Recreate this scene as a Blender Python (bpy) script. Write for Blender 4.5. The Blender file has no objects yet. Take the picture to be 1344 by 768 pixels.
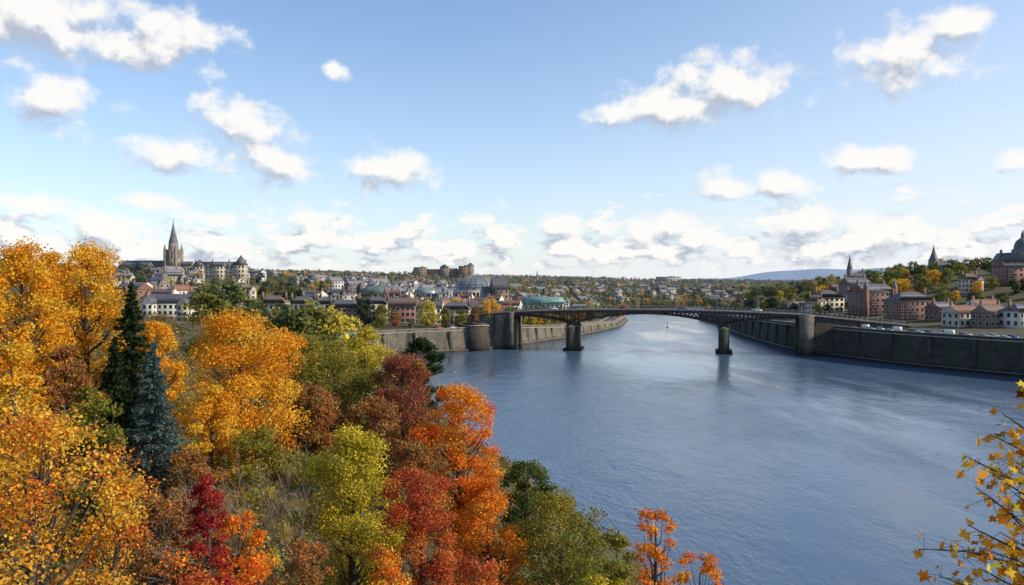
import bpy, math, numpy as np
from mathutils import Vector
FL=1045.0; H=32.0
rng=np.random.default_rng(7)
scene=bpy.context.scene
COL=scene.collection
# ------------------------------------------------------------------ materials
def new_mat(name):
    m=bpy.data.materials.new(name); m.use_nodes=True
    nt=m.node_tree; b=nt.nodes['Principled BSDF']; return m,nt,b
def mat(name,c,rough=0.8,var=0.25,scale=0.5,c2=None,bump=0.0,metal=0.0,detail=6):
    m,nt,b=new_mat(name)
    b.inputs['Roughness'].default_value=rough; b.inputs['Metallic'].default_value=metal
    tc=nt.nodes.new('ShaderNodeTexCoord'); n=nt.nodes.new('ShaderNodeTexNoise')
    n.inputs['Scale'].default_value=scale; n.inputs['Detail'].default_value=detail; n.inputs['Roughness'].default_value=0.65
    nt.links.new(tc.outputs['Object'],n.inputs['Vector'])
    r=nt.nodes.new('ShaderNodeValToRGB'); r.color_ramp.elements[0].position=0.35; r.color_ramp.elements[1].position=0.68
    c2=c2 or tuple(min(1,x*(1+var)) for x in c)
    r.color_ramp.elements[0].color=(*[x*(1-var) for x in c],1); r.color_ramp.elements[1].color=(*c2,1)
    nt.links.new(n.outputs['Fac'],r.inputs['Fac']); nt.links.new(r.outputs['Color'],b.inputs['Base Color'])
    if bump:
        bp=nt.nodes.new('ShaderNodeBump'); bp.inputs['Strength'].default_value=bump; bp.inputs['Distance'].default_value=0.3
        nt.links.new(n.outputs['Fac'],bp.inputs['Height']); nt.links.new(bp.outputs['Normal'],b.inputs['Normal'])
    return m
def mat_masonry(name,c,c2,mortar,sx=1.0,sz=2.0,stain=0.5,moss=False):
    m,nt,b=new_mat(name); N=nt.nodes; Lk=nt.links
    tc=N.new('ShaderNodeTexCoord'); sp=N.new('ShaderNodeSeparateXYZ'); Lk.new(tc.outputs['Object'],sp.inputs[0])
    ad=N.new('ShaderNodeMath'); ad.operation='ADD'; Lk.new(sp.outputs[0],ad.inputs[0]); Lk.new(sp.outputs[1],ad.inputs[1])
    cb=N.new('ShaderNodeCombineXYZ'); Lk.new(ad.outputs[0],cb.inputs[0]); Lk.new(sp.outputs[2],cb.inputs[1])
    br=N.new('ShaderNodeTexBrick'); br.inputs['Scale'].default_value=1.0
    br.inputs['Brick Width'].default_value=sx; br.inputs['Row Height'].default_value=sz; br.inputs['Mortar Size'].default_value=0.04*sz
    br.inputs['Color1'].default_value=(*c,1); br.inputs['Color2'].default_value=(*c2,1); br.inputs['Mortar'].default_value=(*mortar,1)
    Lk.new(cb.outputs[0],br.inputs['Vector'])
    n=N.new('ShaderNodeTexNoise'); n.inputs['Scale'].default_value=0.16; n.inputs['Detail'].default_value=8; n.inputs['Roughness'].default_value=0.7
    Lk.new(tc.outputs['Object'],n.inputs['Vector'])
    r=N.new('ShaderNodeMapRange'); r.inputs[1].default_value=0.3; r.inputs[2].default_value=0.7; r.inputs[3].default_value=1-stain; r.inputs[4].default_value=1.2
    Lk.new(n.outputs['Fac'],r.inputs[0])
    mx=N.new('ShaderNodeVectorMath'); mx.operation='SCALE'; Lk.new(br.outputs['Color'],mx.inputs[0]); Lk.new(r.outputs[0],mx.inputs['Scale'])
    last=mx.outputs[0]
    if moss:
        mp=N.new('ShaderNodeMapping'); mp.inputs['Scale'].default_value=(.35,.35,.05); Lk.new(tc.outputs['Object'],mp.inputs[0])
        n3=N.new('ShaderNodeTexNoise'); n3.inputs['Scale'].default_value=1.0; n3.inputs['Detail'].default_value=6; Lk.new(mp.outputs[0],n3.inputs['Vector'])
        q=N.new('ShaderNodeMapRange'); q.inputs[1].default_value=.50;q.inputs[2].default_value=.66; Lk.new(n3.outputs['Fac'],q.inputs[0])
        mm=N.new('ShaderNodeMixRGB'); Lk.new(q.outputs[0],mm.inputs[0]); Lk.new(last,mm.inputs[1]); mm.inputs[2].default_value=(.035,.045,.02,1)
        t=N.new('ShaderNodeMapRange'); t.inputs[1].default_value=.6;t.inputs[2].default_value=2.6;t.inputs[3].default_value=.35;t.inputs[4].default_value=1; Lk.new(sp.outputs[2],t.inputs[0])
        m3=N.new('ShaderNodeVectorMath'); m3.operation='SCALE'; Lk.new(mm.outputs[0],m3.inputs[0]); Lk.new(t.outputs[0],m3.inputs['Scale']); last=m3.outputs[0]
    Lk.new(last,b.inputs['Base Color']); b.inputs['Roughness'].default_value=0.95
    return m
def mat_leaf(name,trans=0.3):
    m=bpy.data.materials.new(name); m.use_nodes=True; nt=m.node_tree; N=nt.nodes; N.clear()
    o=N.new('ShaderNodeOutputMaterial'); at=N.new('ShaderNodeAttribute'); at.attribute_name='leafcol'
    d=N.new('ShaderNodeBsdfDiffuse'); t=N.new('ShaderNodeBsdfTranslucent'); mx=N.new('ShaderNodeMixShader'); mx.inputs[0].default_value=trans
    nt.links.new(at.outputs['Color'],d.inputs[0]); nt.links.new(at.outputs['Color'],t.inputs[0])
    nt.links.new(d.outputs[0],mx.inputs[1]); nt.links.new(t.outputs[0],mx.inputs[2]); nt.links.new(mx.outputs[0],o.inputs[0])
    return m
M={}
M['leaf']=mat_leaf('leaf_foliage',0.42)
M['bark']=mat('bark',(0.075,0.055,0.04),0.95,0.4,3.0,bump=0.5)
M['greybark']=mat('grey_bark',(0.26,0.20,0.13),0.95,0.3,3.0)
M['slate']=mat('slate_roof',(0.12,0.115,0.125),0.6,0.35,0.8)
M['slate2']=mat('brown_roof',(0.17,0.12,0.09),0.8,0.3,0.8)
M['redroof']=mat('red_tile_roof',(0.24,0.11,0.075),0.8,0.3,0.9)
M['teal']=mat('weathered_copper_roof',(0.15,0.27,0.23),0.6,0.3,0.15)
M['vault']=mat('vault_roof',(0.15,0.19,0.175),0.5,0.3,0.15)
M['white']=mat('white_render',(0.64,0.59,0.51),0.8,0.14,0.4)
M['cream']=mat('cream_render',(0.48,0.41,0.31),0.8,0.15,0.4)
M['grey']=mat('grey_render',(0.33,0.30,0.26),0.85,0.2,0.4)
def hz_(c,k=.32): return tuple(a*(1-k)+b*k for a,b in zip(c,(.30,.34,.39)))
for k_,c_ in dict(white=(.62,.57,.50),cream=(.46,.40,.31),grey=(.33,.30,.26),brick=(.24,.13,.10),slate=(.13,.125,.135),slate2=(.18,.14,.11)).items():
    M[k_+'_f']=mat('hazed_'+k_,hz_(c_),.85,.15,.4)  # far-house copies: distance haze mixed into wall and roof colours
M['brick']=mat_masonry('red_brick',(0.24,0.11,0.08),(0.20,0.085,0.065),(0.28,0.2,0.16),0.5,0.25,0.35)
M['brick2']=mat_masonry('brown_brick',(0.25,0.165,0.12),(0.20,0.135,0.10),(0.25,0.2,0.16),0.5,0.25,0.35)
M['stone']=mat_masonry('grey_stone',(0.30,0.25,0.195),(0.23,0.20,0.155),(0.14,0.12,0.10),1.1,0.55,0.4)
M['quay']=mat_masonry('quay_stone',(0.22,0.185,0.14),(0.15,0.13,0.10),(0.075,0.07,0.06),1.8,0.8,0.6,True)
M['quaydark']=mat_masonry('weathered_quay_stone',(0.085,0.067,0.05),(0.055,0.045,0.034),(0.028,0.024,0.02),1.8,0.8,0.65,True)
M['coping']=mat('coping_stone',(0.30,0.26,0.21),0.85,0.25,0.6)
M['steel']=mat('bridge_steel',(0.085,0.062,0.048),0.6,0.4,0.5)
M['rail']=mat('painted_rail',(0.16,0.16,0.16),0.5,0.2,0.5)
M['asphalt']=mat('asphalt',(0.055,0.055,0.057),0.9,0.3,0.7)
M['pave']=mat('paving',(0.27,0.25,0.22),0.9,0.2,0.8)
M['paint']=mat('road_paint',(0.75,0.75,0.72),0.7,0.05,1)
M['glass']=mat('window_glass',(0.03,0.035,0.045),0.12,0.3,0.3)
M['dome']=mat('dome_glass',(0.20,0.235,0.235),0.3,0.3,0.2)
M['tyre']=mat('tyre',(0.02,0.02,0.02),0.9,0.1,1)
for k,c in dict(c_white=(0.75,0.75,0.75),c_black=(0.02,0.02,0.025),c_red=(0.35,0.03,0.02),c_blue=(0.04,0.08,0.25),c_silver=(0.4,0.41,0.42)).items():
    M[k]=mat('car_paint_'+k[2:],c,0.25,0.03,1)
# ------------------------------------------------------------------ mesh builder
class MB:
    def __init__(s): s.V=[];s.nv=0;s.L=[];s.T=[];s.MI=[];s.mats=[];s.C=[]
    def mi(s,m):
        if m not in s.mats: s.mats.append(m)
        return s.mats.index(m)
    def add(s,v,f,m,col=None):
        v=np.asarray(v,float).reshape(-1,3)
        i=s.mi(m); off=s.nv
        if isinstance(f,np.ndarray):
            s.L.append((f+off).ravel()); s.T.append(np.full(len(f),f.shape[1])); s.MI.append(np.full(len(f),i))
        else:
            s.L.append(np.array([a+off for q in f for a in q])); s.T.append(np.array([len(q) for q in f])); s.MI.append(np.full(len(f),i))
        s.V.append(v); s.nv+=len(v)
        s.C.append(col if col is not None else np.full((len(v),3),0.1))
    def mesh(s,name):
        me=bpy.data.meshes.new(name); V=np.concatenate(s.V); L=np.concatenate(s.L); T=np.concatenate(s.T); I=np.concatenate(s.MI); C=np.concatenate(s.C)
        me.vertices.add(len(V)); me.vertices.foreach_set('co',V.ravel().astype(np.float32))
        me.loops.add(len(L)); me.loops.foreach_set('vertex_index',L.astype(np.int32))
        me.polygons.add(len(T)); st=np.concatenate([[0],np.cumsum(T)[:-1]]); me.polygons.foreach_set('loop_start',st.astype(np.int32))
        me.polygons.foreach_set('material_index',I.astype(np.int32))
        for m in s.mats: me.materials.append(M[m])
        a=me.attributes.new('leafcol','FLOAT_COLOR','POINT'); a.data.foreach_set('color',np.hstack([C,np.ones((len(C),1))]).ravel().astype(np.float32))
        me.update(calc_edges=True); return me
    def obj(s,name,loc=(0,0,0),rot=0,smooth=False):
        me=s.mesh(name)
        if smooth: me.shade_smooth()
        return place(name,me,loc,rot)
    def box(s,cx,cy,z0,sx,sy,sz,m,rot=0,top=1.0):
        c,sn=math.cos(rot),math.sin(rot); v=[]
        for z,k in ((z0,1),(z0+sz,top)):
            for a,b in ((-1,-1),(1,-1),(1,1),(-1,1)):
                x,y=a*sx/2*k,b*sy/2*k; v.append((cx+c*x-sn*y,cy+sn*x+c*y,z))
        s.add(v,[(0,3,2,1),(4,5,6,7),(0,1,5,4),(1,2,6,5),(2,3,7,6),(3,0,4,7)],m)
    def cyl(s,cx,cy,z0,r0,r1,h,n,m,ph=0):
        v=[];
        for z,r in ((z0,r0),(z0+h,r1)):
            for i in range(n): a=ph+2*math.pi*i/n; v.append((cx+r*math.cos(a),cy+r*math.sin(a),z))
        f=[(i,(i+1)%n,n+(i+1)%n,n+i) for i in range(n)]+[tuple(range(n,2*n))]
        s.add(v,f,m)
    def lathe(s,cx,cy,prof,n,m,ph=0):
        for (r0,z0),(r1,z1) in zip(prof[:-1],prof[1:]): s.cyl(cx,cy,z0,max(r0,.01),max(r1,.01),z1-z0,n,m,ph)
    def beam(s,p,q,w,h,m):
        p=np.array(p,float);q=np.array(q,float);d=q-p;L=np.linalg.norm(d);d/=L
        u=np.cross(d,[0,0,1.]); 
        if np.linalg.norm(u)<1e-3: u=np.array([1.,0,0])
        u/=np.linalg.norm(u); t=np.cross(u,d); v=[]
        for e in (p,q):
            for a,b in ((-1,-1),(1,-1),(1,1),(-1,1)): v.append(e+u*a*w/2+t*b*h/2)
        s.add(v,[(0,3,2,1),(4,5,6,7),(0,1,5,4),(1,2,6,5),(2,3,7,6),(3,0,4,7)],m)
    def tube(s,pts,rad,n,m):
        pts=np.asarray(pts,float); k=len(pts); d=np.gradient(pts,axis=0); d/=np.linalg.norm(d,axis=1)[:,None]+1e-9
        ref=np.array([0.3,0.9,0.1]); u=np.cross(d,ref); u/=np.linalg.norm(u,axis=1)[:,None]+1e-9; w=np.cross(d,u)
        a=np.arange(n)*2*math.pi/n
        V=pts[:,None]+np.asarray(rad)[:,None,None]*(u[:,None]*np.cos(a)[None,:,None]+w[:,None]*np.sin(a)[None,:,None])
        i=np.arange(k-1)[:,None]*n; j=np.arange(n)[None]; jn=(j+1)%n
        F=np.stack([i+j,i+jn,i+n+jn,i+n+j],-1).reshape(-1,4); s.add(V.reshape(-1,3),F,m)
    def facade(s,p0,p1,z0,z1,st,bays,gl='glass',fr='white',wf=0.45,hf=0.55,mar=0.0):
        p0=np.array(p0,float);p1=np.array(p1,float);d=p1-p0;L=np.linalg.norm(d);d/=L;n=np.array([d[1],-d[0]])
        sh=(z1-z0)/st; bw=L/bays; ww=min(bw*wf,1.3 if wf<0.6 else 99); hh=sh*hf
        for a in range(st):
            zc=z0+sh*(a+0.52)
            for b in range(bays):
                c=p0+d*bw*(b+0.5)
                for k,(w,h,o,mm) in enumerate(((ww+0.25,hh+0.25,0.03,fr),(ww,hh,0.06,gl))):
                    if mm is None: continue
                    q=c+n*o; e=d*w/2
                    s.add([(q[0]-e[0],q[1]-e[1],zc-h/2),(q[0]+e[0],q[1]+e[1],zc-h/2),(q[0]+e[0],q[1]+e[1],zc+h/2),(q[0]-e[0],q[1]-e[1],zc+h/2)],[(0,1,2,3)],mm)
    def block(s,cx,cy,z0,w,d,h,st,bw,bd,wall,roof='gable',rh=3,rm='slate',rot=0,chim=0,wf=0.45,fr='white',found=4):
        c,sn=math.cos(rot),math.sin(rot)
        def P(x,y): return (cx+c*x-sn*y,cy+sn*x+c*y)
        s.box(cx,cy,z0-found,w,d,h+found,wall,rot)
        cs=[P(-w/2,-d/2),P(w/2,-d/2),P(w/2,d/2),P(-w/2,d/2)]
        for i in range(4):
            s.facade(cs[i],cs[(i+1)%4],z0,z0+h,st,bw if i%2==0 else bd,wf=wf,fr=fr)
        z1=z0+h; o=0.35
        E=[P(-w/2-o,-d/2-o),P(w/2+o,-d/2-o),P(w/2+o,d/2+o),P(-w/2-o,d/2+o)]
        if roof in('gable','hip'):
            ins=0 if roof=='gable' else min(d*0.45,w*0.4)
            R=[P(-w/2-o+ins,0),P(w/2+o-ins,0)]
            v=[(*e,z1+0.01) for e in E]+[(*r,z1+rh) for r in R]
            s.add(v,[(0,1,5,4),(2,3,4,5),(3,2,1,0)],rm)
            s.add([v[i] for i in (0,3,4,1,2,5)],[(0,2,1),(3,4,5)],wall if roof=='gable' else rm)
        elif roof=='mansard':
            T=[P(a*(w/2-d*0.12),b*d/2*0.76) for a,b in((-1,-1),(1,-1),(1,1),(-1,1))]
            v=[(*e,z1+0.01) for e in E]+[(*t,z1+rh) for t in T]
            s.add(v,[(0,1,5,4),(1,2,6,5),(2,3,7,6),(3,0,4,7),(4,5,6,7),(3,2,1,0)],rm)
        elif roof=='pyr':
            v=[(*e,z1+0.01) for e in E]+[(cx,cy,z1+rh)]
            s.add(v,[(0,1,4),(1,2,4),(2,3,4),(3,0,4),(3,2,1,0)],rm)
        elif roof=='flat':
            s.box(cx,cy,z1+0.003,w+0.5,d+0.5,0.6,'coping',rot)
            q=P(w*0.15,0); s.box(q[0],q[1],z1+0.606,w*0.25,d*0.3,1.8,'grey',rot)
        for i in range(chim):
            x=-w/2+0.8+(w-1.6)*(i/(max(chim-1,1))); q=P(x,0.3); s.box(q[0],q[1],z1+rh*0.4,1.1,0.8,rh*0.6+1.5,'brick2' if wall!='brick' else 'brick',rot)
            s.box(q[0],q[1],z1+rh+1.5,0.7,0.25,0.45,'redroof',rot)
def place(name,me,loc,rot=0,sc=None):
    o=bpy.data.objects.new(name,me); o.location=loc; o.rotation_euler=(0,0,rot)
    if sc is not None: o.scale=sc if hasattr(sc,'__len__') else (sc,)*3
    COL.objects.link(o); return o
def Bx(b,d): return (b-672)/FL*d      # bearing -> east offset at range d
# ------------------------------------------------------------------ terrain
LS=[(70,-700,0),(45,-200,0),(32,-40,0),(22,40,0),(15,90,0),(3,130,0),(-10,170,0),(-25,215,0),(-50,245,0),(-72,268,10),(-68,310,10),(-58,345,10),(-28,360,10),(-8,380,10),(8,412,8.5),(30,450,6.5),(73,557,4),(95,669,3),(105,800,0),(150,930,0),(260,1080,0),(560,1230,0),(1200,1500,0)]
RS=[(1200,1420,0),(580,1120,0),(290,975,0),(205,850,0),(165,700,4),(158,608,7),(138,480,10),(131,371,12),(148,310,12),(172,267,12),(215,200,12),(270,100,12),(320,-50,12),(380,-300,12),(450,-700,12)]
POLY=np.array(LS+RS,float)
def river(x,y):
    x=np.asarray(x,float);y=np.asarray(y,float)
    best=np.full(x.shape,1e9); wt=np.zeros(x.shape); ins=np.zeros(x.shape,bool); n=len(POLY)
    for i in range(n):
        ax,ay,aw=POLY[i]; bx,by,bw=POLY[(i+1)%n]
        dx,dy=bx-ax,by-ay
        t=np.clip(((x-ax)*dx+(y-ay)*dy)/(dx*dx+dy*dy),0,1)
        d=np.hypot(x-ax-t*dx,y-ay-t*dy); w=aw+(bw-aw)*t
        if aw==0 or bw==0: w=w*0
        u=d<best; best=np.where(u,d,best); wt=np.where(u,w,wt)
        c=((ay>y)!=(by>y))&(x<(bx-ax)*(y-ay)/(by-ay+1e-12)+ax); ins^=c
    return np.where(ins,-best,best),wt
CP=np.array([(-75,300,10.5),(-100,330,13),(-141,330,15),(-200,400,22),(-300,500,30),(-230,250,26),(-340,800,37.5),(-420,800,38),(-270,700,36),(-200,600,27),(-150,600,22),(-60,450,12),(-100,450,15),(0,600,11),(-30,650,14),(-120,800,23),(-123,1000,29),(-123,1300,38),(-300,1200,38),(50,900,15),(60,1500,30),(300,1250,14),(500,1500,16),(0,2500,40),(-600,800,42),(-900,1600,48),(-1500,3000,60),(1500,3000,20),(900,1800,18),(600,900,26),(290,520,38),(330,600,41),(264,430,28),(330,430,31),(165,400,13),(200,340,13),(230,380,16),(190,480,19),(200,600,21),(240,700,19),(330,300,17),(500,0,25),(600,-600,30),(-200,0,40),(-300,-600,50),(0,-600,40),(-4000,6000,90),(4000,6000,20),(0,7000,50),(-4000,-4000,60),(4000,-4000,60),(60,480,8),(100,620,6),(150,1100,8)],float)
D=np.hypot(CP[:,0][:,None]-CP[:,0],CP[:,1][:,None]-CP[:,1])
A=np.zeros((len(CP)+1,)*2); A[:-1,:-1]=D; A[-1,:-1]=1;A[:-1,-1]=1
SOL=np.linalg.solve(A,np.append(CP[:,2],0))
def sst(a,b,x): t=np.clip((x-a)/(b-a),0,1); return t*t*(3-2*t)
def ground(x,y):
    x=np.asarray(x,float);y=np.asarray(y,float); sh=x.shape; x=x.ravel();y=y.ravel()
    far=sum(w*np.hypot(x-c[0],y-c[1]) for w,c in zip(SOL[:-1],CP))+SOL[-1]
    r=np.hypot(x,y)
    far=far+sst(900,2500,r)*(7*np.sin(x/310+1)*np.sin(y/420)+4*np.sin(x/140+y/200))
    near=np.clip(8.8-0.27*x,2,30)+18.5*np.exp(-(np.hypot(x,y+3)/22)**2)+0.5*np.sin(x/4)*np.sin(y/5)
    k=sst(110,240,r); h=near*(1-k)+far*k
    h=np.maximum(h,1.5)
    sd,wt=river(x,y)
    q=wt>0
    sl=.45-.35*sst(500,760,y); sp=np.maximum(sd,0)
    hn=np.where(sd>0,np.minimum(h,0.1+sl*sp+0.045*sl*sp**1.5),-3)
    hq=np.where(sd>13,h,np.where(sd>6,np.minimum(h,wt-0.5),-3))
    hq=np.where((sd>13)&(sd<30),np.minimum(h,wt+ (sd-13)*0.3-0.1),hq)
    hr=np.where(q,hq,hn)
    return np.where(r>5500,h,hr).reshape(sh)
def gz(x,y): return float(ground(np.array([x]),np.array([y]))[0])
az=np.concatenate([np.radians(np.arange(-40,40,0.2)),np.radians(np.arange(40,320,2.5))])
rr=np.concatenate([[0.5],np.geomspace(2.5,12000,330)])
AZ,RR=np.meshgrid(az,rr); X=RR*np.sin(AZ);Y=RR*np.cos(AZ); Z=ground(X,Y)
na,nr=len(az),len(rr)
i=np.arange(nr-1)[:,None]*na;j=np.arange(na)[None];jn=(j+1)%na
F=np.stack([i+j,i+na+j,i+na+jn,i+jn],-1).reshape(-1,4)
m,nt,b=new_mat('ground_cover'); N=nt.nodes;Lk=nt.links
tc=N.new('ShaderNodeTexCoord')
n1=N.new('ShaderNodeTexNoise');n1.inputs['Scale'].default_value=0.012;n1.inputs['Detail'].default_value=8
n2=N.new('ShaderNodeTexNoise');n2.inputs['Scale'].default_value=0.9;n2.inputs['Detail'].default_value=6
Lk.new(tc.outputs['Object'],n1.inputs['Vector']);Lk.new(tc.outputs['Object'],n2.inputs['Vector'])
r1=N.new('ShaderNodeValToRGB');e=r1.color_ramp.elements;e[0].position=.4;e[0].color=(.075,.07,.035,1);e[1].position=.64;e[1].color=(.105,.125,.04,1)
r2=N.new('ShaderNodeValToRGB');e=r2.color_ramp.elements;e[0].position=.35;e[0].color=(.45,.4,.35,1);e[1].position=.7;e[1].color=(1.3,1.1,.9,1)
mx=N.new('ShaderNodeVectorMath');mx.operation='MULTIPLY'
Lk.new(n1.outputs['Fac'],r1.inputs[0]);Lk.new(n2.outputs['Fac'],r2.inputs[0]);Lk.new(r1.outputs[0],mx.inputs[0]);Lk.new(r2.outputs[0],mx.inputs[1]);Lk.new(mx.outputs[0],b.inputs['Base Color']);b.inputs['Roughness'].default_value=1
M['ground']=m
g=MB();g.add(np.stack([X,Y,Z],-1).reshape(-1,3),F,'ground');g.obj('ground',smooth=True)
# ------------------------------------------------------------------ water
m,nt,b=new_mat('river_water');N=nt.nodes;Lk=nt.links
b.inputs['Base Color'].default_value=(0.075,0.12,0.185,1);b.inputs['IOR'].default_value=1.38
tc=N.new('ShaderNodeTexCoord')
def nz(scale,vec,detail=3,sx=1,sy=1,rot=0,rough=.5):
    mp=N.new('ShaderNodeMapping');mp.inputs['Scale'].default_value=(sx,sy,1);mp.inputs['Rotation'].default_value=(0,0,rot)
    n=N.new('ShaderNodeTexNoise');n.inputs['Scale'].default_value=scale;n.inputs['Detail'].default_value=detail;n.inputs['Roughness'].default_value=rough
    Lk.new(vec,mp.inputs[0]);Lk.new(mp.outputs[0],n.inputs['Vector']);return n.outputs['Fac']
v=tc.outputs['Object']
w1=nz(1.0,v,4,1,0.5,0.5,.6); w2=nz(0.2,v,3,1,.5,-.3); pt=nz(0.017,v,6,1,0.3,1.25,.62)
s1=N.new('ShaderNodeMath');s1.operation='MULTIPLY_ADD';Lk.new(w2,s1.inputs[0]);s1.inputs[1].default_value=2.0;Lk.new(w1,s1.inputs[2])
mr=N.new('ShaderNodeMapRange');Lk.new(pt,mr.inputs[0]);mr.inputs[1].default_value=.42;mr.inputs[2].default_value=.58;mr.inputs[3].default_value=.05;mr.inputs[4].default_value=.42
bp=N.new('ShaderNodeBump');bp.inputs['Distance'].default_value=0.6;Lk.new(mr.outputs[0],bp.inputs['Strength']);Lk.new(s1.outputs[0],bp.inputs['Height']);Lk.new(bp.outputs[0],b.inputs['Normal'])
mr2=N.new('ShaderNodeMapRange');Lk.new(pt,mr2.inputs[0]);mr2.inputs[1].default_value=.38;mr2.inputs[2].default_value=.62;mr2.inputs[3].default_value=.08;mr2.inputs[4].default_value=.2
Lk.new(mr2.outputs[0],b.inputs['Roughness'])
M['water']=m
w=MB();w.add([(-120,-900,0),(1250,-900,0),(1250,1600,0),(-120,1600,0)],[(0,1,2,3)],'water');w.obj('river_water')
# ------------------------------------------------------------------ quays
def quay(name,pts,wallmat,flip,width=15,ledge=True):
    P=[];
    for a,b in zip(pts[:-1],pts[1:]):
        n=max(1,int(math.hypot(b[0]-a[0],b[1]-a[1])/8))
        for k in range(n): P.append([a[q]+(b[q]-a[q])*k/n for q in range(3)])
    P.append(list(pts[-1])); P=np.array(P,float)
    S=P.copy()
    for _ in range(3): S[1:-1]=(S[:-2]+S[1:-1]*2+S[2:])/4
    d=np.gradient(S[:,:2],axis=0); d/=np.linalg.norm(d,axis=1)[:,None]
    n=np.stack([-d[:,1],d[:,0]],1)*(1 if flip else -1)
    q=MB(); k=len(S)
    def strip(o0,z0,o1,z1,m):
        a=np.column_stack([S[:,:2]+n*np.reshape(o0,(-1,1)),np.broadcast_to(z0,(k,))]);b=np.column_stack([S[:,:2]+n*np.reshape(o1,(-1,1)),np.broadcast_to(z1,(k,))])
        i=np.arange(k-1);q.add(np.vstack([a,b]),np.stack([i,i+1,i+1+k,i+k],-1),m)
    z=S[:,2]
    strip(-2.6,-3,-2.6,1.1,wallmat);strip(-2.6,1.1,-1.4,1.15,'coping');strip(-1.4,1.15,-0.2,z*0.999,wallmat)
    strip(-0.45,z-0.4,-0.45,z+0.05,'coping');strip(-0.45,z+0.05,-0.45,z+0.9,wallmat);strip(-0.55,z+0.9,-0.55,z+1.1,'coping');strip(-0.55,z+1.1,0.15,z+1.1,'coping');strip(0.1,z+1.1,0.1,z,wallmat)
    strip(0.1,z,3.5,z,'pave');strip(3.5,z,3.5,z-.13,'coping');strip(3.5,z-.13,11.0,z-.13,'asphalt');strip(7.1,z-.126,7.25,z-.126,'paint');strip(11,z-.13,11,z,'coping');strip(11,z,width,z,'pave');strip(width,z,width,z-4,wallmat)
    for j2 in range(1,k-1,2):
        c=S[j2,:2]+n[j2]*-.75; a=math.atan2(n[j2][1],n[j2][0]); q.box(c[0],c[1],-2,1.6,1.5,S[j2,2]+1.7,wallmat,a)
    q.obj(name); return S,n
SL,nL=quay('quay_wall',[p for p in LS if p[2]>0],'quay',True)
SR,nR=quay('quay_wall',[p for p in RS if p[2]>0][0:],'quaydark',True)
bq=MB();bq.box(-17,371,-3,11,8,14.5,'quaydark',0.6,0.86);bq.box(-17,371,11.5,10.4,7.6,.5,'coping',.6);bq.box(-17,371,12.003,8.5,5.6,.8,'quaydark',.6);bq.obj('stone_bastion')
# ------------------------------------------------------------------ bridge
def bl(x): return 385-0.252*x
def zd(x):
    t=(x-64)/64.0
    return 17.8+1.6*(1-t*t) if abs(t)<1 else 17.8-max(0,abs(t)-1)*1.6*4
dirb=np.array([1,-0.252]);dirb/=np.linalg.norm(dirb);nb=np.array([-dirb[1],dirb[0]])
br=MB(); W2=7.0
xs=np.arange(-26,171,2.0)
def bp3(x,o,z): return (x+nb[0]*o,bl(x)+nb[1]*o,z)
def bstrip(prof,m):
    k=len(prof);V=[];F2=[]
    for x in xs:
        for o,dz in prof: V.append(bp3(x,o,zd(x)+dz))
    for a in range(len(xs)-1):
        for c in range(k): F2.append((a*k+c,a*k+(c+1)%k,(a+1)*k+(c+1)%k,(a+1)*k+c))
    br.add(V,F2,m)
bstrip([(-W2,-.9),(W2,-.9),(W2,-.1),(-W2,-.1)],'steel')
bstrip([(-W2-.25,-.25),(-W2+1.9,-.25),(-W2+1.9,.05),(-W2-.25,.05)],'coping')
bstrip([(W2+.25,-.25),(W2-1.9,-.25),(W2-1.9,.05),(W2+.25,.05)],'coping')
bstrip([(-W2+1.9,-.2),(W2-1.9,-.2),(W2-1.9,-.07),(-W2+1.9,-.07)],'asphalt')
bstrip([(-.07,-.2),(.07,-.2),(.07,-.064),(-.07,-.064)],'paint')
PX=[0,29.3,96,128.2]
def soffit(x):
    for a,b in zip(PX[:-1],PX[1:]):
        if a<=x<=b:
            L=b-a
            if a==0: t=(b-x)/L; t=t*0.5
            elif b==PX[-1]: t=(x-a)/L*0.5
            else: t=(x-a)/L
            u=2*t-1
            return zd(x)-1.9-4.6*abs(u)**1.9
    return zd(x)-1.9
for o in (-6.6,-2.2,2.2,6.6):
    X2=np.arange(0,128.3,1.8)
    for a,b in zip(X2[:-1],X2[1:]):
        br.beam(bp3(a,o,soffit(a)),bp3(b,o,soffit(b)),.45,.6,'steel')
        br.beam(bp3(a,o,zd(a)-1.15),bp3(b,o,zd(b)-1.15),.4,.55,'steel')
        br.beam(bp3(a,o,soffit(a)),bp3(a,o,zd(a)-1),.24,.24,'steel')
        if zd(a)-soffit(a)>2.6: br.beam(bp3(a,o,zd(a)-1.2),bp3(b,o,soffit(b)),.16,.16,'steel')
for x in np.arange(0,128,3.6):
    br.beam(bp3(x,-6.6,soffit(x)),bp3(x,6.6,soffit(x)),.3,.3,'steel')
for o in(-W2,W2):
    for a,b in zip(xs[:-1],xs[1:]):
        for hh,t in((1.25,.14),(.7,.07),(.3,.07)): br.beam(bp3(a,o,zd(a)+hh),bp3(b,o,zd(b)+hh),t,t,'rail')
        br.beam(bp3(a,o,zd(a)),bp3(a,o,zd(a)+1.3),.16,.16,'rail')
        br.beam(bp3(a+1,o,zd(a)),bp3(a+1,o,zd(a)+1.2),.06,.06,'rail')
rb=math.atan2(dirb[1],dirb[0])
for x in PX[1:3]:
    y=bl(x)
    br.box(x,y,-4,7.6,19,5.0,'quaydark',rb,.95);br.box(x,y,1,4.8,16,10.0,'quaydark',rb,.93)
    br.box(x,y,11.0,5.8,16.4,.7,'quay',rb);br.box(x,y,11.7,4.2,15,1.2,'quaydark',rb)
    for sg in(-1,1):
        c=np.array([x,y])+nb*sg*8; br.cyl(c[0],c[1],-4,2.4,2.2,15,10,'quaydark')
        br.cyl(c[0],c[1],11,2.2,.3,1.2,10,'quay')
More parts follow.
